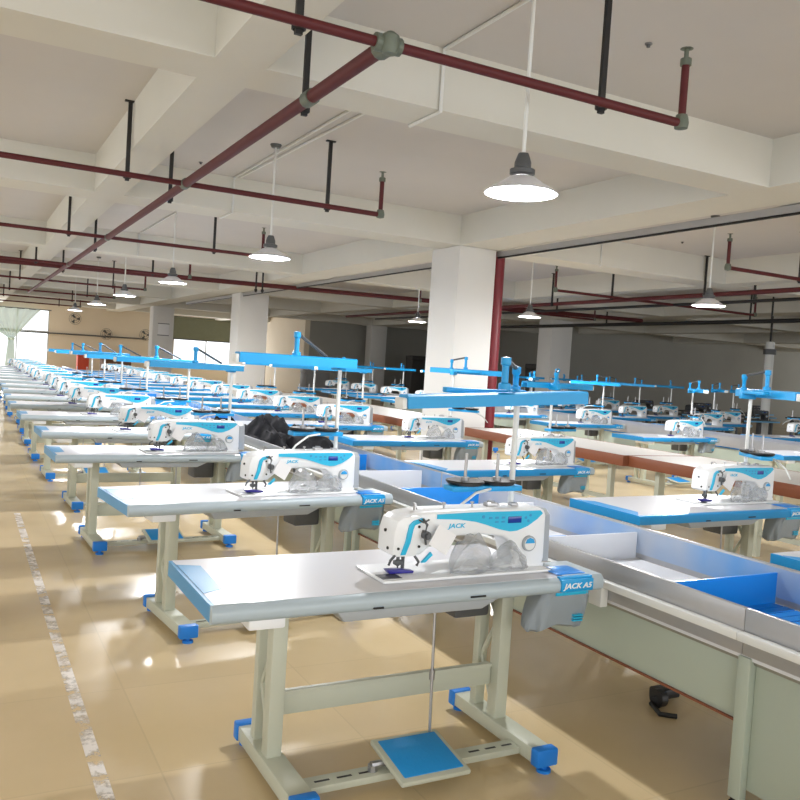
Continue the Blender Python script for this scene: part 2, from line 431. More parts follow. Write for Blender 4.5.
hg = Thing('pipe_hanger'); hg.part('bar', MB().box(-.018,.018,-.012,.012,PZ-.05,SLAB-.012), M['black'])
hg.part('foot_plate', MB().box(-.05,.05,-.02,.02,SLAB-.012,SLAB), M['black'])
hg.part('clip', MB().lathe([(.028,-.03),(.036,-.026),(.036,.026),(.028,.03)], (0,.0,PZ), 10), M['black'])
H = None
hang = [(1.34,3.755,'on the nearest sprinkler pipe, left of its tee'),(3.19,3.755,'on the nearest sprinkler pipe, right of the first lamp'),
 (1.27,7.915,'on the second sprinkler branch, left of the main pipe'),(3.24,7.915,'on the second sprinkler branch, right of the second lamp'),
 (1.27,12.585,'on the third sprinkler branch, left of the main pipe'),(3.34,12.585,'on the third sprinkler branch, right end'),
 (1.2,17.485,'on the fourth sprinkler branch, left of the main pipe'),(3.4,17.485,'on the fourth sprinkler branch, right end'),
 (1.2,22.535,'on the fifth sprinkler branch, left end'),(3.4,22.535,'on the fifth sprinkler branch, right end'),
 (1.2,31.535,'on the seventh sprinkler branch, left end'),(3.4,31.535,'on the seventh sprinkler branch, right end'),(1.2,36.035,'on the farthest branch, left end'),(3.4,36.035,'on the farthest branch, right end'),(1.2,27.535,'on the sixth sprinkler branch, left end'),(3.4,27.535,'on the sixth sprinkler branch, right end'),(1.835,4.95,'on the main pipe just behind its tee'),(1.835,8.75,'on the main pipe just behind the second branch'),(1.835,14.2,'on the main pipe between third and fourth branch'),
 (1.835,19.0,'on the main pipe near the thick cross pipe'),
 (6.1,19.03,'on the thick cross pipe, left of a pair'),(6.25,19.0,'on the thick cross pipe, right of a pair'),
 (10.4,7.755,'on the right-edge sprinkler branch'),(11.35,10.3,'on the right bay main pipe, nearer one'),(11.42,14.6,'on the right bay main pipe, middle one'),(11.5,18.4,'on the right bay main pipe, farther one'),
 (11.0,12.235,'on the right bay branch behind the lamp'),(12.62,10.3,'on the thin dark pipe of the right bay, nearer one'),(12.68,16,'on the thin dark pipe of the right bay, farther one'),(16.42,11.5,'on the dark pipe before the grey wall, rightmost'),(16.45,12.9,'on the dark pipe at the grey wall, second from right'),(16.45,13.5,'on the dark pipe at the grey wall, third from right'),(16.5,18.5,'on the dark pipe before the grey wall, farthest')]
for x, y, s in hang:
    lb = 'black steel hanger bar '+s
    if H is None: H = hg.build(lb, 'pipe hanger', 'pipe hangers')
    place(H, lb, (x, y, 0))

def lamp_thing():
    t = Thing('pendant_lamp')
    t.part('stem', MB().tube([(0,0,.2),(0,0,SLAB-2.65-.03)], .012, 8), M['lip'])
    t.part('ceiling_rose', MB().lathe([(0,-.035),(.045,-.035),(.06,-.01),(.06,0),(0,0)], (0,0,SLAB-2.65), 14), M['dgrey'])
    t.part('socket', MB().lathe([(0,.24),(.03,.235),(.04,.21),(.05,.18),(.05,.15),(.075,.14),(.075,.115),(.05,.105),(.045,.085),(.0,.085)], (0,0,0), 16), M['dgrey'])
    prof = [(.05,.095),(.075,.085),(.12,.055),(.18,.018),(.212,0),(.218,.004),(.184,.026),(.124,.064),(.078,.095),(.05,.104)]
    t.part('lamp_shade', MB().lathe(prof, (0,0,0), 32, True), M['shade'])
    t.part('light_ring', MB().lathe([(.09,.045),(.105,.05),(.105,.058),(.09,.062)], (0,0,0), 16), M['bulb'], label='glowing white ring')
    return t
M['bulb'] = mat('bulb glass', (1,.99,1), .3, emit=9)
LP = None
def lamp(x, y, s, power):
    global LP
    lb = 'white enamel pendant lamp '+s
    if LP is None: LP = lamp_thing().build(lb, 'lamp', 'pendant lamps')
    o = place(LP, lb, (x, y, 2.65))
    L = bpy.data.lights.new('lamp_light', 'POINT'); L.energy = power; L.color = (.97,.98,1.0); L.shadow_soft_size = .05
    lo = bpy.data.objects.new('lamp_light', L); COL.objects.link(lo); lo.location = (0,0,.028); lo.parent = o
LPOW = 125
for x, y, s in [(2.86,4.02,'nearest and largest, glowing over the front sewing table'),(2.84,8.45,'second from the front of the left bay'),(2.83,13,'third from the front of the left bay'),(2.85,17.4,'fourth from the front of the left bay'),(2.95,22,'fifth from the front of the left bay'),(3.0,27,'sixth from the front of the left bay'),
     (8.72,7.83,'hanging at right under the beam of the right bay'),(9.25,12.46,'hanging just right of the red riser pipe'),(9.4,17,'seen left of the near column in the right bay')]:
    lamp(x, y, s, LPOW)

# conduits and small ceiling fittings
def conduit(pts, label): single('ceiling_conduit', MB().tube(pts, .014, 6), M['lip'], label, 'conduit', 'white ceiling conduits')
conduit([(2.9,0.1,SLAB-.014),(2.9,5.104,SLAB-.014),(2.9,5.104,BEAM-.014),(2.9,5.56,BEAM-.014)], 'white conduit dropping over the nearest ceiling beam near the first lamp')
conduit([(2.95,5.58,SLAB-.014),(2.95,10.332,SLAB-.014),(2.95,10.332,BEAM-.014),(2.95,10.9,BEAM-.014)], 'white conduit along the slab behind the second lamp, dropping over the second beam')
conduit([(3.12,5.58,SLAB-.014),(3.0,10.2,SLAB-.014)], 'thin white conduit on the slab parallel to the lamp conduit')
conduit([(2.95,11,SLAB-.014),(2.95,16.68,SLAB-.014),(2.95,16.68,BEAM-.014)], 'white conduit in the bay behind the second beam')
conduit([(9.0,5.6,SLAB-.014),(9.0,10.33,SLAB-.014),(9.0,10.33,BEAM-.014)], 'white conduit on the slab of the right bay')
t = Thing('cable_trunking'); t.part('tray', MB().box(7.06,7.16,-2,30,3.325,3.40), M['alu']); t.part('cable', MB().tube([(7.08,-2,3.312),(7.08,10,3.312),(7.08,20,3.312),(7.08,30,3.312)], .014, 6), M['black'])
t.build('grey trunking with a black cable along the beam above the near column', 'cable trunking')
for x, y, s in ((2.4,9.84,'left of the second lamp stem'),(4.05,6.4,'above the right of the first lamp'),(10.0,9.6,'over the right bay'),(3.95,4.22,'above the end of the nearest sprinkler pipe')):
    t = Thing('smoke_detector'); t.part('base', MB().lathe([(0,-.012),(.05,-.012),(.05,0),(0,0)], (0,0,0), 14), M['tile_w']); t.part('sensor', MB().lathe([(0,-.045),(.025,-.042),(.03,-.012),(0,-.012)], (0,0,0), 12), M['dgrey'])
    t.build('small grey detector on the ceiling '+s, 'detector', 'ceiling detectors', (x, y, SLAB)).scale = (.5,.5,.6)

# ------------------------------------------------------------------ sewing table
def table_thing(kind):
    """kind A: grey rounded front edge with tray; kind B: blue front edge"""
    t = Thing('sewing_table'); L, D, Z = 1.50, .66, .76; tail = [(1.5, D)]
    e = M['edge'] if kind == 'A' else M['bedge']
    prof = [(.028,.012),(L,.012),(L,D),(.012,D)]
    t.part('tabletop', MB().prism([(.014,.03),(L,.03),(L,D),(.014,D)], .70, Z, 'z'), M['top'])
    a = [(-PI/2 - i*PI/2/5) for i in range(6)]
    fp = [(.03,Z-.001),(.016,Z-.004),(.004,Z-.014),(0,Z-.03),(.002,.712),(.014,.698),(.03,.694)]
    if kind == 'B': fp = [(.03,Z-.001),(.006,Z-.003),(0,Z-.01),(0,.706),(.004,.70),(.03,.70)]
    t.part('front_edge', MB().prism(fp, 0, L, 'x'), e, label='rounded grey front edge' if kind == 'A' else 'blue front edge')
    t.part('side_edge', MB().box(0,.014,.03,D,.70,Z-.001), M['patch'] if kind == 'A' else M['bedge'], label='blue left edge')
    t.part('corner_patch', MB().prism([(.014,.17),(.09,.21),(.10,.55),(.014,.585)], Z, Z+.0012, 'z'), M['patch'], label='pale blue film patch on the left corner') if kind == 'A' else \
    t.part('corner_patch', MB().prism([(.014,.03),(.10,.12),(.10,.52),(.014,.60)], Z, Z+.0012, 'z'), M['bedge'], label='blue strip on the left end')
    # tray at the right end
    tr = MB(); x0, x1 = L, L+.20
    fp2 = [(.25,Z+.004),(.02,Z+.004),(.004,Z-.012),(0,Z-.03),(.004,.705),(.02,.695),(.25,.70)]
    tr.prism(fp2, x0, x1, 'x', .006)
    k = t.part('tray', tr, M['edge'])
    t.part('tray_recess', MB().box(x0-.02,x0+.13,.045,.17,Z+.003,Z+.008,.003), M['film'], under=k)
    t.part('tray_label', MB().box(x0-.035,x0+.135,-.006,.012,.703,Z-.004,.004).box(x0-.035,x0+.135,.006,.03,Z-.008,Z+.0045,.002), M['blue'], under=k, label='blue name plate')
    t.part('tray_lettering', text_mb('JACK A5', .031, Matrix.Translation((x0-.022,-.0065,.718)) @ FRONT @ Matrix.Scale(1.25,4,(1,0,0)), .001, .25), M['white'], under=k)
    # under the top
    t.part('drawer', MB().box(.14,.275,.035,.30,.655,.70,.008), M['white'])
    t.part('oil_pan', MB().prism([(.46,.70),(.50,.655),(1.10,.655),(1.20,.70)], .03, .34, 'y', .01), M['grey'])
    t.part('edge_slot', MB().box(.60,.64,-.004,.03,.705,.712).box(1.02,1.09,-.004,.0,.715,.722), M['black'], split=True)
    t.part('motor_box', MB().box(1.16,1.34,.32,.50,.52,.70,.015), M['dgrey'])
    # stand
    for x, s in ((.305,1),(1.345,-1)):
        lg = MB(); lg.box(x,x+.06,.235,.30,.085,.70,.004); lg.box(x+.005,x+.055,.40,.445,.085,.70,.004)
        l = t.part('leg', lg, M['frame'])
        br = MB(); zz = [.12,.32,.50,.66]; yy = [.30,.405]
        for i in range(3):
            a, b_ = (yy[i % 2], zz[i]), (yy[1-i % 2], zz[i+1])
            br.tube([(x+.03,a[0],a[1]),(x+.03,b_[0],b_[1])], .012, 6)
        t.part('brace', br, M['frame'], under=l)
        t.part('top_bracket', MB().box(x-.02,x+.08,.12,.54,.683,.70), M['frame'], under=l)
        f = t.part('foot_beam', MB().box(x-.015,x+.075,-.08,.56,.03,.09,.004), M['frame'])
        for y0, y1 in ((-.105,-.055),(.535,.585)):
            t.part('foot_cap', MB().box(x-.022,x+.082,y0,y1,.026,.098,.008), M['cap'], under=f, label='blue rubber cap')
            t.part('leveller', MB().disc(.03,0,.012,(x+.03,(y0+y1)/2,0),12).disc(.012,.012,.03,(x+.03,(y0+y1)/2,0),8), M['cap'], under=f)
    t.part('cross_beam', MB().box(.365,1.345,.285,.315,.225,.32,.006).box(.365,1.345,.280,.285,.305,.32), M['frame'])
    bar = t.part('pedal_bar', MB().box(.38,1.33,.02,.10,.035,.062,.003), M['frame'])
    sl = MB()
    for i in range(3):
        sl.box(.43+i*.09,.49+i*.09,.052,.064,.062,.0625); sl.box(1.10+i*.08,1.15+i*.08,.052,.064,.062,.0625)
    t.part('slot', sl, M['black'], under=bar, split=True)
    R = Matrix.Translation((.855,.03,.10)) @ Matrix.Rotation(math.radians(9), 4, 'X')
    p = t.part('pedal', MB().box(-.15,.15,-.14,.14,-.014,.008,.008,2,R), M['frame'])
    t.part('pedal_mat', MB().box(-.128,.128,-.116,.116,.008,.013,.003,2,R), M['mat_'], under=p, label='blue ribbed pedal mat')
    t.part('pedal_hinge', MB().tube([(.66,.06,.085),(.72,.06,.085)], .014, 8).disc(.02,.06,.085,(.668,.06,0),8), M['mgrey'], under=p)
    t.part('pedal_rod', MB().tube([(.965,.15,.118),(.965,.17,.66)], .006, 6).disc(.012,-.02,.02,(.965,.16,.36),8), M['mgrey'])
    return t

# ------------------------------------------------------------------ sewing machine head
def machine_thing(text=True, dark=False):
    t = Thing('sewing_machine')
    W = M['oldm'] if dark else M['white']; B = M['oldm'] if dark else M['cyan']
    bed = MB().box(-.07,.80,-.055,.21,.0,.014,.006)
    bed.prism([(.17,.014),(.80,.014),(.80,.03),(.24,.03)], .0, .15, 'y', .005)
    t.part('bed', bed, W)
    prof = [(.63,.014),(.79,.014),(.80,.05),(.797,.25),(.785,.275),(.755,.287),(.40,.288),(.15,.284),(.06,.274),(.02,.255),(.004,.2),(-.002,.12),(.012,.098),(.13,.098),(.165,.125),(.205,.155),(.28,.172),(.45,.172),(.56,.160),(.605,.13),(.622,.08)]
    body = t.part('body', MB().prism(prof, .0, .135, 'y', .014, 3), W)
    if True:
        pn = [(.20,.272),(.40,.276),(.757,.275),(.772,.262),(.74,.235),(.69,.206),(.63,.186),(.59,.184),(.53,.196),(.46,.218),(.40,.234),(.31,.247),(.20,.252)]
        t.part('control_panel', MB().prism(pn, -.004, .01, 'y'), B, label='blue curved control panel')
        t.part('display', MB().box(.575,.65,-.0065,.0,.222,.252,.002), M['lcd'], label='dark blue display')
        bt = MB()
        for x in (.47,.505,.54): bt.box(x,x+.018,-.0055,0,.244,.254); 
        for x in (.505,.54): bt.box(x,x+.018,-.0055,0,.226,.234)
        for x, z in ((.675,.245),(.69,.23),(.70,.255)): bt.disc(.007,-.0055,0,(x,0,z),8,'y')
        bt.disc(.008,-.0055,0,(.44,0,.255),10,'y')
        t.part('button', bt, M['patch'], split=True)
        dl = t.part('stitch_dial', MB().disc(.036,-.012,.0,(.70,0,.125),24,'y'), M['grey'], label='grey and blue round stitch dial')
        t.part('dial_knob', MB().prism([(.674,.128),(.726,.128),(.718,.146),(.70,.153),(.682,.146)], -.019, -.011, 'y', .002), M['blue'], under=dl)
        t.part('dial_face', MB().disc(.029,-.0145,-.011,(.70,0,.125),20,'y'), M['lip'], under=dl)
    if text and not dark:
        t.part('lettering', text_mb('JACK', .027, Matrix.Translation((.262,-.0005,.21)) @ FRONT @ Matrix.Scale(1.35,4,(1,0,0)), .001, .2), M['cyan'], label='pale blue lettering')
    fc = t.part('face_cover', MB().prism([(-.014,.11),(.004,.098),(.10,.098),(.12,.13),(.13,.255),(.10,.272),(.03,.268),(.002,.25),(-.012,.2)], -.014, .125, 'y', .01, 2), W)
    t.part('face_trim', MB().prism([(.022,.108),(.045,.108),(.066,.160),(.076,.215),(.083,.232),(.122,.246),(.118,.262),(.076,.252),(.056,.235),(.048,.20),(.042,.165)], -.02, -.01, 'y', .002), B, under=fc, label='blue trim strip')
    sc = MB()
    for x, z in ((.01,.135),(.11,.14),(.105,.225)): sc.disc(.006,-.018,-.010,(x,0,z),8,'y')
    for y, z in ((.03,.13),(.06,.2)): sc.disc(.007,-.018,-.006,(0,y,z),8,'x')
    t.part('screw', sc, M['black'], under=fc, split=True)
    t.part('thread_take_up', MB().tube([(.118,-.02,.26),(.135,-.03,.235),(.125,-.03,.19),(.138,-.024,.15)], .006, 6).disc(.018,-.04,.0,(.135,0,.19),14,'y').disc(.012,-.05,-.04,(.135,0,.19),10,'y').tube([(.10,-.015,.255),(.105,-.05,.25),(.13,-.05,.262)], .004, 5), M['dgrey'])
    t.part('finger_guard', MB().prism([(.115,.075),(.135,.075),(.17,.105),(.16,.118)], -.035, -.022, 'y', .002), B)
    t.part('needle_bar', MB().tube([(.05,.05,.10),(.05,.05,.045)], .008, 8).tube([(.05,.05,.045),(.05,.05,.016)], .003, 6).box(.03,.07,.035,.06,.05,.07,.004), M['dgrey'])
    t.part('presser_bar', MB().tube([(.08,.06,.10),(.08,.06,.03)], .008, 8), M['dgrey'])
    t.part('thread_hook', MB().tube([(-.002,-.01,.105),(-.03,-.025,.09),(-.034,-.02,.07)], .006, 6), M['dgrey'])
    t.part('thread_hook', MB().tube([(.095,-.01,.10),(.11,-.02,.075),(.10,-.02,.06)], .006, 6), M['dgrey'])
    t.part('presser_foot', MB().prism([(-.015,.035),(.0,.018),(.115,.016),(.118,.024),(.06,.034),(.02,.036)], .025, .06, 'y', .002), M['navy'], label='purple plastic guard on the presser foot')
    t.part('needle_plate', MB().box(-.062,.03,-.03,.04,.014,.0155), M['dgrey'])
    if not dark:
        tg = Matrix.Translation((.22,-.03,.158)) @ Matrix.Rotation(math.radians(-27), 4, 'Y').inverted() @ Matrix.Rotation(math.radians(8), 4, 'X')
        t.part('paper_tag', MB().box(-.052,.052,-.0015,.0015,-.045,.052,0,1,Matrix.Translation((.215,-.028,.165)) @ Matrix.Rotation(math.radians(30), 4, 'Y')), M['paper'], label='white folded paper tag')
    t.part('end_cover', MB().prism([(.05,.02),(.185,.02),(.195,.06),(.195,.20),(.18,.25),(.15,.265),(.09,.265),(.06,.24)], .79, .875, 'x', .012, 2), M['oldm'] if dark else M['grey'], label='grey rounded end cover')
    tp = MB()
    for x in (.12,.27,.42): tp.tube([(x,.06,.28),(x,.06,.31)], .004, 6).disc(.009,.305,.312,(x,.06,0),8)
    tp.box(.50,.56,.05,.09,.282,.305,.004).disc(.018,.305,.312,(.53,.07,0),12).tube([(.12,.06,.312),(.10,.02,.318),(.09,-.01,.30)], .003, 5).box(.64,.68,.06,.09,.284,.30,.004)
    t.part('thread_guides', tp, M['mgrey'])
    t.part('hand_lever', MB().tube([(.40,.13,.2),(.40,.165,.2),(.42,.18,.12)], .008, 6), M['dgrey'])
    for name, mb, m, lb, under in t.parts:
        for i, p in enumerate(mb.v): mb.v[i] = V((.058+p.x*.925, p.y, p.z*.935))
    return t

# ------------------------------------------------------------------ thread stand
def stand_thing(long=False):
    t = Thing('thread_stand')
    t.part('base_flange', MB().lathe([(0,0),(.04,0),(.04,.01),(.022,.016),(.022,.035),(0,.035)], (0,0,0), 16), M['mgrey'])
    t.part('pole', MB().tube([(0,0,.02),(0,0,.735)], .0135, 12), M['lip'])
    a = t.part('spool_arm', MB().box(-.34,.03,-.045,.045,.305,.33,.006), M['blue'])
    cp = MB()
    for x in (-.255,-.085): cp.lathe([(0,.33),(.075,.333),(.088,.345),(.085,.352),(.02,.349),(0,.348)], (x,0,0), 20)
    t.part('cone_plate', cp, M['black'], under=a, label='black spool cone plate', split=True)
    for x in (-.255,-.085): t.part('spool_pin', MB().tube([(x,0,.345),(x,0,.47)], .007, 6).disc(.02,.345,.365,(x,0,0),10), M['mgrey'], under=a)
    b = MB(); b.prism([(-.105,.715),(-.105,.765),(-.095,.772),(-.03,.772),(-.02,.765),(-.02,.715),(-.028,.715),(-.033,.758),(-.092,.758),(-.097,.715)], -.76 if long else -.625, .07 if long else .325, 'x')
    bb = t.part('guide_beam', b, M['blue'])
    t.part('beam_end', MB().box(-.785 if long else -.65,-.76 if long else -.625,-.10,-.025,.712,.76,.008), M['lip'], under=bb)
    t.part('rear_arm', MB().box(-.36,.02,.03,.075,.735,.76,.006), M['blue'])
    t.part('pole_clamp', MB().box(-.03,.03,-.03,.08,.70,.765,.008), M['blue'])
    gx = -.36 if long else -.12
    k = t.part('guide_post', MB().lathe([(0,.765),(.028,.765),(.028,.79),(.016,.795),(.016,.87),(.023,.875),(.023,.905),(0,.91)], (gx,-.06,0), 14), M['blue'])
    if not long: t.part('rear_post', MB().lathe([(0,.755),(.024,.755),(.024,.778),(.014,.783),(.014,.83),(.021,.84),(.021,.868),(0,.873)], (.02,.05,0), 14), M['blue'])
    t.part('link_bar', MB().tube([(gx,-.06,.9),(-.08 if long else .02,.05,.775 if long else .86)], .010, 6), M['dgrey'])
    t.part('thread_tube', MB().tube([(-.2,-.04,.31),(-.27,-.09,.25),(-.31,-.12,.12),(-.34,-.14,-.03+.0),], .006, 6) if False else MB().tube([(-.15,-.05,.318),(-.26,-.1,.31),(-.36,-.13,.26),(-.42,-.14,.2)], .006, 6), M['lip'])
    return t

# ------------------------------------------------------------------ rows of machines
TA = table_thing('A'); TB = table_thing('B'); MT = machine_thing(); MD = machine_thing(False, True); ST = stand_thing(); SL = stand_thing(True)
protos = {}
def make(key, th, label, cat, loc, rz, group, full=True):
    k = (key, full)
    if k not in protos: protos[k] = (th.build if full else th.single)(label, cat, group)
    return place(protos[k], label, loc, rz, group)

def crumple(w, d, h, seed, nx=26, ny=16, ridge=1.0, hump=None):
    """lumpy heap on z = 0"""
    mb = MB(); vs = []; fs = []
    for j in range(ny+1):
        for i in range(nx+1):
            u, v = i/nx*2-1, j/ny*2-1
            e = max(0, 1-(abs(u)**2.4+abs(v)**2.4))**.5
            n = noise.noise(V((u*3+seed, v*3, seed)))*.5 + noise.noise(V((u*7, v*7+seed, 2)))*.35*ridge + noise.noise(V((u*15+seed, v*11, 5)))*.25*ridge
            hh = h*(hump(u) if hump else 1)
            vs.append((u*w/2*(1+.12*n), v*d/2*(1+.12*n), max(.0, hh*e*(.72+.8*n)) if 0 < i < nx and 0 < j < ny else 0))
    for j in range(ny):
        for i in range(nx): a = j*(nx+1)+i; fs.append((a, a+1, a+nx+2, a+nx+1))
    return mb.add(vs, fs)
def bag_mb(seed):
    mb = MB(); n = 44; rows = 14; vs = []; fs = []
    for j in range(rows+1):
        u = j/rows; z = .70-.175*u
        hw = .118+.022*math.sin(u*PI*.8); hd = .062*(1-.35*u)+.014
        if j == rows: hw, hd = hw*.93, hd*.5
        for k in range(n):
            a = 2*PI*k/n; cx, cy = math.cos(a), math.sin(a)
            cx = math.copysign(abs(cx)**.35, cx); cy = math.copysign(abs(cy)**.45, cy)
            w = noise.noise(V((cx*3+seed, cy*2, z*9)))*.018*(.3+u) + noise.noise(V((cx*7+z*12, cy*2+seed, z*5)))*.010
            vs.append((cx*hw - .045*u + w*.8*(abs(cx) > .6), cy*hd + w, z + .010*math.sin(cx*3+seed)*u))
    for j in range(rows):
        for k in range(n): fs.append((j*n+k, j*n+(k+1) % n, (j+1)*n+(k+1) % n, (j+1)*n+k))
    fs.append(tuple(rows*n+k for k in range(n)))
    return mb.add(vs, fs)
def bag_thing():
    t = Thing('waste_bag'); t.part('bag', bag_mb(1.3), M['bag'])
    t.part('mouth_band', MB().prism([(-.085,-.080),(.085,-.080),(.09,.07),(-.09,.07)], .676, .696, 'z', .006), M['cyan'], label='cyan band at the mouth')
    em = MB()
    for i in range(3): em.box(.02,.07,-.0745,-.045,.560+i*.011,.566+i*.011)
    t.part('emblem', em, M['cyan'], split=True)
    return t
def wrap_thing():
    t = Thing('plastic_wrap'); t.part('film', crumple(.30,.11,.13,3.1), M['plastic']); t.part('knot', crumple(.10,.06,.05,8.2,12,8), M['plastic']); return t
BG = bag_thing()
def film_mb(seed):
    """a loose clear bag cinched in the middle, two puffed lobes lying on the bed"""
    mb = MB(); n, rows = 30, 34; vs = []; fs = []
    for j in range(rows+1):
        u = j/rows; x = -.185+.37*u
        r = .012 + .062*max(0, math.sin(PI*min(1, u/.52)))**.7 if u < .52 else .012 + .040*max(0, math.sin(PI*(u-.52)/.48))**.7
        for k in range(n):
            a = 2*PI*k/n
            w = 1 + .55*noise.noise(V((math.cos(a)*2.2+seed, math.sin(a)*2.2, u*5))) + .42*noise.noise(V((math.cos(a)*5, math.sin(a)*5+seed, u*9)))
            rr = r*max(.25, w)
            vs.append((x+.008*math.sin(a*3+seed), rr*math.cos(a)*.8, max(.0005, r*.95+rr*math.sin(a))))
    for j in range(rows):
        for k in range(n): fs.append((j*n+k, j*n+(k+1) % n, (j+1)*n+(k+1) % n, (j+1)*n+k))
    fs += [tuple(range(n)), tuple(rows*n+k for k in range(n))]
    return mb.add(vs, fs)
WR = [film_mb(3.1), film_mb(7.7), film_mb(12.4)]

def workplace(i, key, T, x, y, rot, row, full=True, stand='long', bag=True, wrap=True, hoff=(.70,.165), srot=0, sz=1.0):
    c, s = math.cos(rot), math.sin(rot)
    def L(u, v, z): return (x+u*c-v*s, y+u*s+v*c, z)
    o = ORD[i]; fr = 'nearest' if i == 0 else o+' from the front'
    on = 'on the %s table of the %s' % (o, row)
    tb = make(key, T, 'sewing table of the %s, %s' % (row, fr), 'sewing table', (x,y,0), rot, 'sewing tables, '+row, full)
    make('head', MT, 'white-blue sewing machine '+on, 'sewing machine', L(hoff[0],hoff[1],.7602), rot, 'sewing machines, '+row, full)
    if stand:
        st = make(stand, ST if stand == 'mid' else SL, 'blue thread stand '+on, 'thread stand', L(1.485,.42,.7602), rot+srot, 'thread stands, '+row, full)
        st.scale.z = sz
    if full and bag:
        make('bag', BG, 'grey waste bag hanging '+on.replace('on the','under the', 1), 'bag', L(1.555,.11,0), rot, 'waste bags, '+row)
    if full and wrap:
        single('plastic_wrap', WR[i % 3], M['plastic'], 'clear plastic under the arm '+on, 'plastic wrap', 'plastic wraps, '+row, L(hoff[0]+.50,hoff[1]-.02,.7747), rot)

rA = [(.765,2.657,0),(.82,4.53,6),(.66,6.70,2.5),(.70,8.45,2),(.63,10.4,1),(.60,12.2,0)] + [(.62+.04*(k % 3),14.0+1.8*k,0) for k in range(10)]
for i, (x, y, r) in enumerate(rA):
    workplace(i, 'A', TA, x, y, math.radians(r), 'grey-edged row', i < 7, srot=math.radians([0,-1,3,-4,2,14,0][i % 7]),
              stand='mid' if i == 0 else ('long' if i < 8 else None), sz=[1,1.12,.98,.98,.97,.99,.97,.97][min(i,7)])
rB = [(3.72,2.14,1),(3.77,3.79,1.2),(3.56,5.78,4),(3.78,8.1,0),(3.48,10.0,0),(3.55,11.9,2)] + [(3.5+.04*(k % 2),13.75+1.8*k,0) for k in range(10)]
hB = {1:(.85,.28),2:(.82,.20),3:(.74,.25)}
sB = [None,'mid','mid','mid','long','long','mid'] + [None]*12
for i, (x, y, r) in enumerate(rB):
    workplace(i, 'B', TB, x, y, math.radians(r), 'blue-edged row', i < 7, hoff=hB.get(i, (.72,.2)), stand=sB[i],
              srot=math.radians([0,62,186,128,4,0,7][i % 7]), sz=[1,1.08,1.0,1.1,1,.97,.97][min(i,6)])
rC = [(9.35,6.98,0),(9.05,9.15,2),(9.2,11.5,0),(9.1,13.6,0)] + [(9.15,15.6+1.9*k,0) for k in range(5)]
for i, (x, y, r) in enumerate(rC):
    workplace(i, 'B', TB, x, y, math.radians(r), 'row behind the brown bench', i < 3, srot=math.radians([20,52,-60,45,0,10,3,0,6][i]), bag=i < 2, stand='mid')
rD = [(12.5,9.6,0),(12.4,11.7,0),(12.45,13.9,0),(12.4,16.0,0),(12.45,18.0,0)]
for i, (x, y, r) in enumerate(rD):
    workplace(i, 'B', TB, x, y, 0, 'second row behind the brown bench', False, srot=math.radians([-50,55,-48,50,0][i]), stand='mid')
rE = [(14.4,12.9,0),(14.5,14.9,0),(14.5,17,0),(14.4,19,0)]
for i, (x, y, r) in enumerate(rE):
    workplace(i, 'B', TB, x, y, 0, 'third row behind the brown bench', False, srot=math.radians([60,0,-55,5][i]), stand='mid')

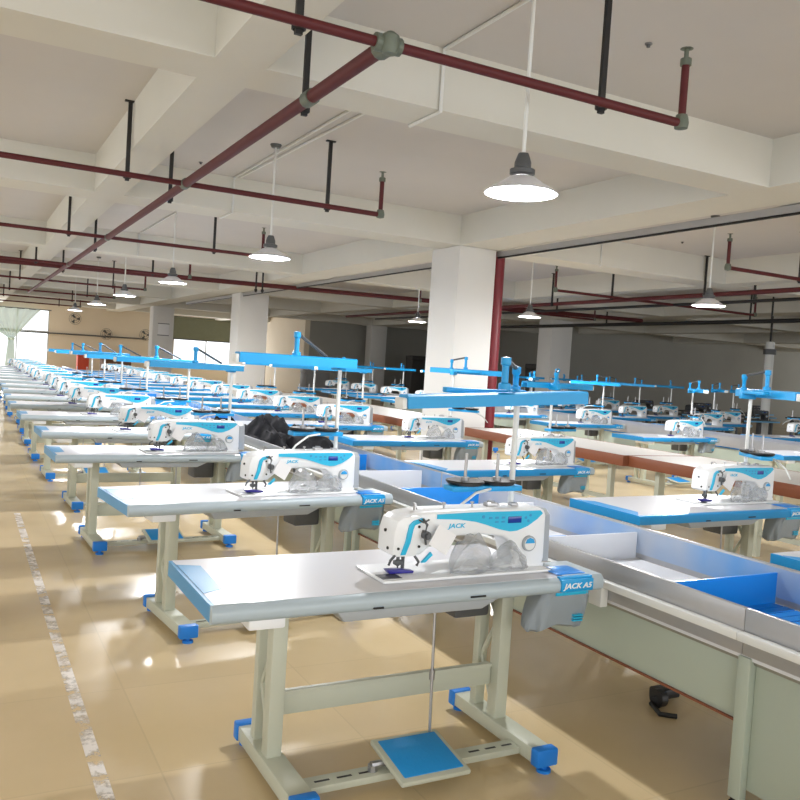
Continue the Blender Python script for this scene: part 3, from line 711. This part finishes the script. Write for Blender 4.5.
# ------------------------------------------------------------------ the trough between the two rows
X0, X1, ZT, ZB = 2.60, 3.40, .785, .61
def trough(n, y0, y1, label, cabinet=False):
    t = Thing('work_trough')
    g = .001
    t.part('near_panel', MB().box(X0,X0+.022,y0,y1-g,ZB,ZT,.003), M['alu'])
    t.part('far_panel', MB().box(X1-.022,X1,y0,y1-g,ZB,ZT,.003), M['alu'])
    t.part('bed', MB().box(X0+.022,X1-.022,y0,y1-g,ZB-.02,ZB), M['board'])
    t.part('lip', MB().box(X0-.04,X0,y0,y1-g,.668,.70,.004), M['lip'], label='white profile rail')
    t.part('fascia', MB().prism([(X0,.668),(X0+.055,.668),(X0+.055,.60),(X0+.044,.575),(X0+.034,.575)], y0, y1-g, 'y'), M['aluD'])
    ap = MB().box(X0+.045,X0+.055,y0+.03,y1-.03,.345 if not cabinet else .1,.59,.003)
    t.part('apron', ap, M['panel'], label='pale green sheet apron')
    t.part('bottom_seam', MB().box(X0+.033,X0+.058,y0+.03,y1-.03,.338,.346), M['brown']) if not cabinet else t.part('plinth', MB().box(X0+.08,X1-.08,y0+.1,y1-.1,.07,.1), M['black'])
    for y in ((y1-.03,) if cabinet else ((y1-.09,) if n == 1 else (y0+.05, y1-.09))):
        pp = MB().box(X0+.012,X0+.05,y,y+.055,.06,.60,.004)
        lg = t.part('leg', pp, M['panel'])
        t.part('castor', MB().disc(.028,-.012,.012,(X0+.035,y+.03,.029),12,'x').box(X0+.02,X0+.05,y+.015,y+.045,.045,.06), M['black'], under=lg)
        lg = t.part('leg', MB().box(X1-.05,X1-.012,y,y+.055,.06,.60,.004), M['panel'])
        t.part('castor', MB().disc(.028,-.012,.012,(X1-.035,y+.03,.029),12,'x').box(X1-.05,X1-.02,y+.015,y+.045,.045,.06), M['black'], under=lg)
    if not cabinet:
        t.part('far_apron', MB().box(X1-.055,X1-.035,y0+.03,y1-.03,.45,.59), M['panel'])
        t.part('prop', MB().box(X0-.045,X0-.002,y0+.72,y0+.80,.58,.668,.004), M['lip'])
    else: t.part('cabinet_body', MB().box(X0+.056,X1-.04,y0+.05,y1-.05,.1,.588), M['panel'])
    def divider(y, m, h=.145): t.part('divider', MB().box(X0+.03,X1-.03,y,y+.012,ZB,ZB+h), m)
    def liner(ya, yb_, m): t.part('liner', MB().box(X0+.05,X1-.04,ya,yb_,ZB,ZB+.003), m)
    def film(ya, yb_, m): t.part('panel_reflection', MB().box(X1-.0235,X1-.022,ya,yb_,ZB+.03,ZT-.01), m)  # thin sheet on the far panel carrying the painted blue reflection
    if n == 0:
        for k in range(7): liner(y0+.2+k*.12, y0+.31+k*.12, M['film'])
        divider(2.50-.52, M['film']) if False else None
        for k in range(16): t.part('liner', MB().box(X0+.05,X1-.04,1.06+k*.06,1.055+k*.06+.05,ZB,ZB+.004+.002*(k % 2)), M['film'])
        film(.2, 2.04, M['painted_reflection'])
    elif n == 1:
        for k in range(7): t.part('liner', MB().box(X0+.05,X1-.04,2.09+k*.06,2.14+k*.06,ZB,ZB+.004+.002*(k % 2)), M['film'])
        divider(2.50, M['film']); divider(3.40, M['board']); divider(4.35, M['board']); divider(5.0, M['film'])
        liner(3.45, 3.75, M['filmL']); liner(3.8, 4.0, M['film'])
        film(2.06, 5.54, M['painted_reflection'])
    else:
        k = 0; y = y0+.3
        while y < y1-.2:
            divider(y, M['film'] if (k+n) % 2 else M['board']); k += 1; y += 1.05
        film(y0+.01, y1-.01, M['painted_reflection']); liner(y0+.4, y0+.9, M['filmL'])
    return t.build(label, 'work trough', 'trough sections')
trough(0, -1.0, 2.05, 'nearest trough section with the pale green cabinet at the lower right corner', True)
trough(1, 2.05, 5.55, 'pale green trough section beside the front sewing table with a tall blue divider')
yy = 5.55; i = 2
while yy < 33:
    trough(i, yy, yy+3.5, '%s trough section from the front, between the grey-edged and blue-edged rows' % ORD[i]); yy += 3.5; i += 1
# heap of black garments in the trough
for k, (y, w, d, h, lb) in enumerate(((8.3,.66,2.7,.36,'large heap of black garments lying in the trough'),(10.4,.5,.9,.2,'smaller heap of black garments behind the large heap in the trough'))):
    o = single('garment_pile', crumple(w, d, h, 4.4+k, 30, 60, .55), M['cloth'], lb, 'garments', None, (3.0, y, ZB+.006)); o['kind'] = 'stuff'
single('plastic_bag', crumple(.6,1.0,.26,12.2,24,30), M['filmP'], 'violet plastic bag of goods lying in the trough behind the black garments', 'bag', None, (3.0, 11.8, ZB+.006))
# scrap under the trough
single('motor_unit', MB().box(2.76,2.9,3.0,3.08,.02,.07,.01).tube([(2.72,2.98,.03),(2.95,3.12,.03)], .03, 10).disc(.045,-.02,.02,(2.74,2.99,.046),14,'x').tube([(2.7,3.0,.02),(2.66,2.9,.012),(2.72,2.85,.012)], .012, 6), M['black'], 'small black metal fitting lying on the floor under the trough', 'fitting', None, (.36,-.09,0))

for ch in protos[('mid', True)].children:          # the nearest stand's beam is tipped up a little to the right
    if ch.name.startswith('guide_beam'):
        T = Matrix.Translation((0,0,.74)) @ Matrix.Rotation(math.radians(-3.2), 4, 'Y') @ Matrix.Translation((0,0,-.755)); ch.matrix_local = T
# second trough, between the far rows
t = Thing('work_trough')
t.part('near_panel', MB().box(11.15,11.17,5,22,.61,.785), M['alu']); t.part('far_panel', MB().box(11.9,11.92,5,22,.61,.785), M['alu'])
t.part('bed', MB().box(11.17,11.9,5,22,.59,.61), M['film']); t.part('apron', MB().box(11.2,11.22,5,22,.35,.59), M['panel'])
for y in (5.2,9,13,17,21.7): t.part('leg', MB().box(11.25,11.31,y,y+.06,0,.59).box(11.78,11.84,y,y+.06,0,.59), M['panel'])
t.build('far trough with blue lining between the two rows beyond the brown-edged bench', 'work trough', 'trough sections')

# brown-edged benches
def bench(y0, y1, x0, x1, label):
    t = Thing('work_bench')
    t.part('worktop', MB().box(x0+.02,x1-.02,y0+.02,y1-.02,.73,.76), M['btop'])
    e = MB(); e.box(x0,x0+.02,y0,y1,.64,.762,.003); e.box(x1-.02,x1,y0,y1,.64,.762,.003); e.box(x0+.02,x1-.02,y0,y0+.02,.64,.762,.003); e.box(x0+.02,x1-.02,y1-.02,y1,.64,.762,.003)
    t.part('edge_board', e, M['brown'], label='brown edge board')
    for x in (x0+.12, x1-.18):
        for y in (y0+.3, (y0+y1)/2, y1-.36): t.part('leg', MB().box(x,x+.06,y,y+.06,0,.73), M['frame'])
    t.part('shelf_rail', MB().box(x0+.14,x0+.17,y0+.36,y1-.36,.2,.25), M['frame'])
    t.build(label, 'work bench', 'brown-edged benches')
bench(3.6, 6.9, 6.62, 7.75, 'brown-edged white work bench at the right edge of the picture')
bench(6.91, 10.2, 6.55, 7.65, 'brown-edged white work bench ending in front of the near column')
bench(11.5, 15.4, 6.2, 7.5, 'brown-edged white work bench just behind the near column')
bench(15.41, 19.2, 6.2, 7.5, 'farthest brown-edged white work bench behind the near column')

# old dark machines at the right
DT = Thing('old_table'); DT.part('tabletop', MB().box(0,1.4,0,.6,.71,.75), M['oldt']); DT.part('edge', MB().box(0,1.4,-.01,0,.71,.75), M['filmL'])
for x in (.15,1.2):
    DT.part('leg', MB().box(x,x+.06,.1,.16,.0,.71).box(x,x+.06,.45,.51,0,.71), M['dgrey'])
n = 0
for y in (10.5,12.6,14.7,16.8,18.9):
    for x in (18.0,20.6,23.2):
        r = ['first','second','third'][[18.0,20.6,23.2].index(x)]; lb = '%s from the front in the %s dark row' % (ORD[[10.5,12.6,14.7,16.8,18.9].index(y)], r)
        make('old table', DT, 'dark old machine table, '+lb, 'table', (x,y,0), 0, 'dark old tables', False)
        make('old head', MD, 'dark old sewing machine, '+lb, 'sewing machine', (x+.4,y+.2,.7502), 0, 'dark old machines', False); n += 1
t = Thing('service_post'); t.part('post', MB().tube([(19.6,15.35,0),(19.6,15.35,2.9)], .12, 14), M['lip']); t.part('collar', MB().tube([(19.6,15.35,2.55),(19.6,15.35,2.7)], .17, 14), M['dgrey']); t.part('cable', MB().tube([(19.6,15.35,2.9),(19.6,15.35,SLAB)], .03, 8), M['black'])
t.build('slim white post with a dark collar before the grey wall at right', 'post')
t = Thing('wall_notice'); t.part('board', MB().box(7.12,7.55,34.87,34.898,2.25,2.7,.004), M['paper']); t.part('rim', MB().box(7.10,7.57,34.88,34.899,2.70,2.73).box(7.10,7.57,34.88,34.899,2.22,2.25), M['dgrey'], split=True)
t.build('small pale notice board on the far white column', 'notice')
# goods at the far end
for k, (x, y, w, d, h, m, lb) in enumerate(((6.0,38,1.2,.8,1.15,'box','brown carton stack at the far end left of the far column'),(9.6,30,.9,.7,1.35,'box','brown carton standing beyond the second column'),
     (5.0,41,.5,.5,1.22,'boxR','orange red bundle at the far end before the beige wall'),(12.6,31,1.0,.7,1.2,'tile_w','grey cabinet at the far end right of the second column'),(18.4,33,.9,.6,2.1,'oldt','dark cabinet against the far grey wall'),(20.2,26,1.4,.6,2.0,'oldt','dark cabinet beside the right column'))):
    t = Thing('storage_box'); t.part('body', MB().box(-w/2,w/2,-d/2,d/2,0,h*.9,.02), M[m]); t.part('lid', MB().box(-w/2-.01,w/2+.01,-d/2-.01,d/2+.01,h*.9,h,.02), M[m])
    t.build(lb, 'box', None, (x,y,0))

# ------------------------------------------------------------------ light
w = bpy.data.worlds.new('sky'); scn.world = w; w.use_nodes = True
bg = w.node_tree.nodes['Background']; bg.inputs['Color'].default_value = (.93,.97,1,1); bg.inputs['Strength'].default_value = 1.6
def window_or_fill_light(loc, rot, sx, sy, e):
    L = bpy.data.lights.new('window_or_fill_daylight', 'AREA'); L.shape = 'RECTANGLE'; L.size = sx; L.size_y = sy; L.energy = e; L.color = (.95,.97,1)
    o = bpy.data.objects.new('window_or_fill_daylight', L); COL.objects.link(o); o.location = loc; o.rotation_euler = rot
window_or_fill_light((6,-5.9,2.05), (PI/2,0,0), 22, 2.4, 380)
window_or_fill_light((-5.9,8,2.1), (PI/2,0,-PI/2), 26, 2.1, 110)
window_or_fill_light((39.7,12,2.0), (PI/2,0,PI/2), 26, 2.1, 100)  # added fill daylight from out of view, brightens the grey wall at right
window_or_fill_light((11.5,YB-.15,1.7), (-PI/2,0,0), 3.4, 1.2, 120)
window_or_fill_light((1.6,YB-.4,1.5), (-PI/2,0,0), 4, 2.2, 180)

# ------------------------------------------------------------------ camera
yaw, pitch, roll, fpx = 0.49023051, 0.04135129, 0.06359158, 825.7
cy, sy, cp, sp = math.cos(yaw), math.sin(yaw), math.cos(pitch), math.sin(pitch)
fwd = V((sy*cp, cy*cp, -sp)); right = V((cy, -sy, 0)); down = fwd.cross(right)
c, s = math.cos(roll), math.sin(roll)
r2 = c*right - s*down; d2 = c*down + s*right
cam = bpy.data.cameras.new('camera'); co = bpy.data.objects.new('camera', cam); COL.objects.link(co)
R3 = Matrix((r2, -d2, -fwd)).transposed()
co.matrix_world = Matrix.Translation((0,0,1.6)) @ R3.to_4x4()
cam.sensor_width = 36; cam.sensor_fit = 'HORIZONTAL'; cam.lens = fpx/800*36; cam.clip_start = .05; cam.clip_end = 200
scn.camera = co
scn.view_settings.view_transform = 'Standard'; scn.view_settings.look = 'None'
scn.view_settings.exposure = 0.3; scn.view_settings.gamma = 1; scn.view_settings.use_curve_mapping = False
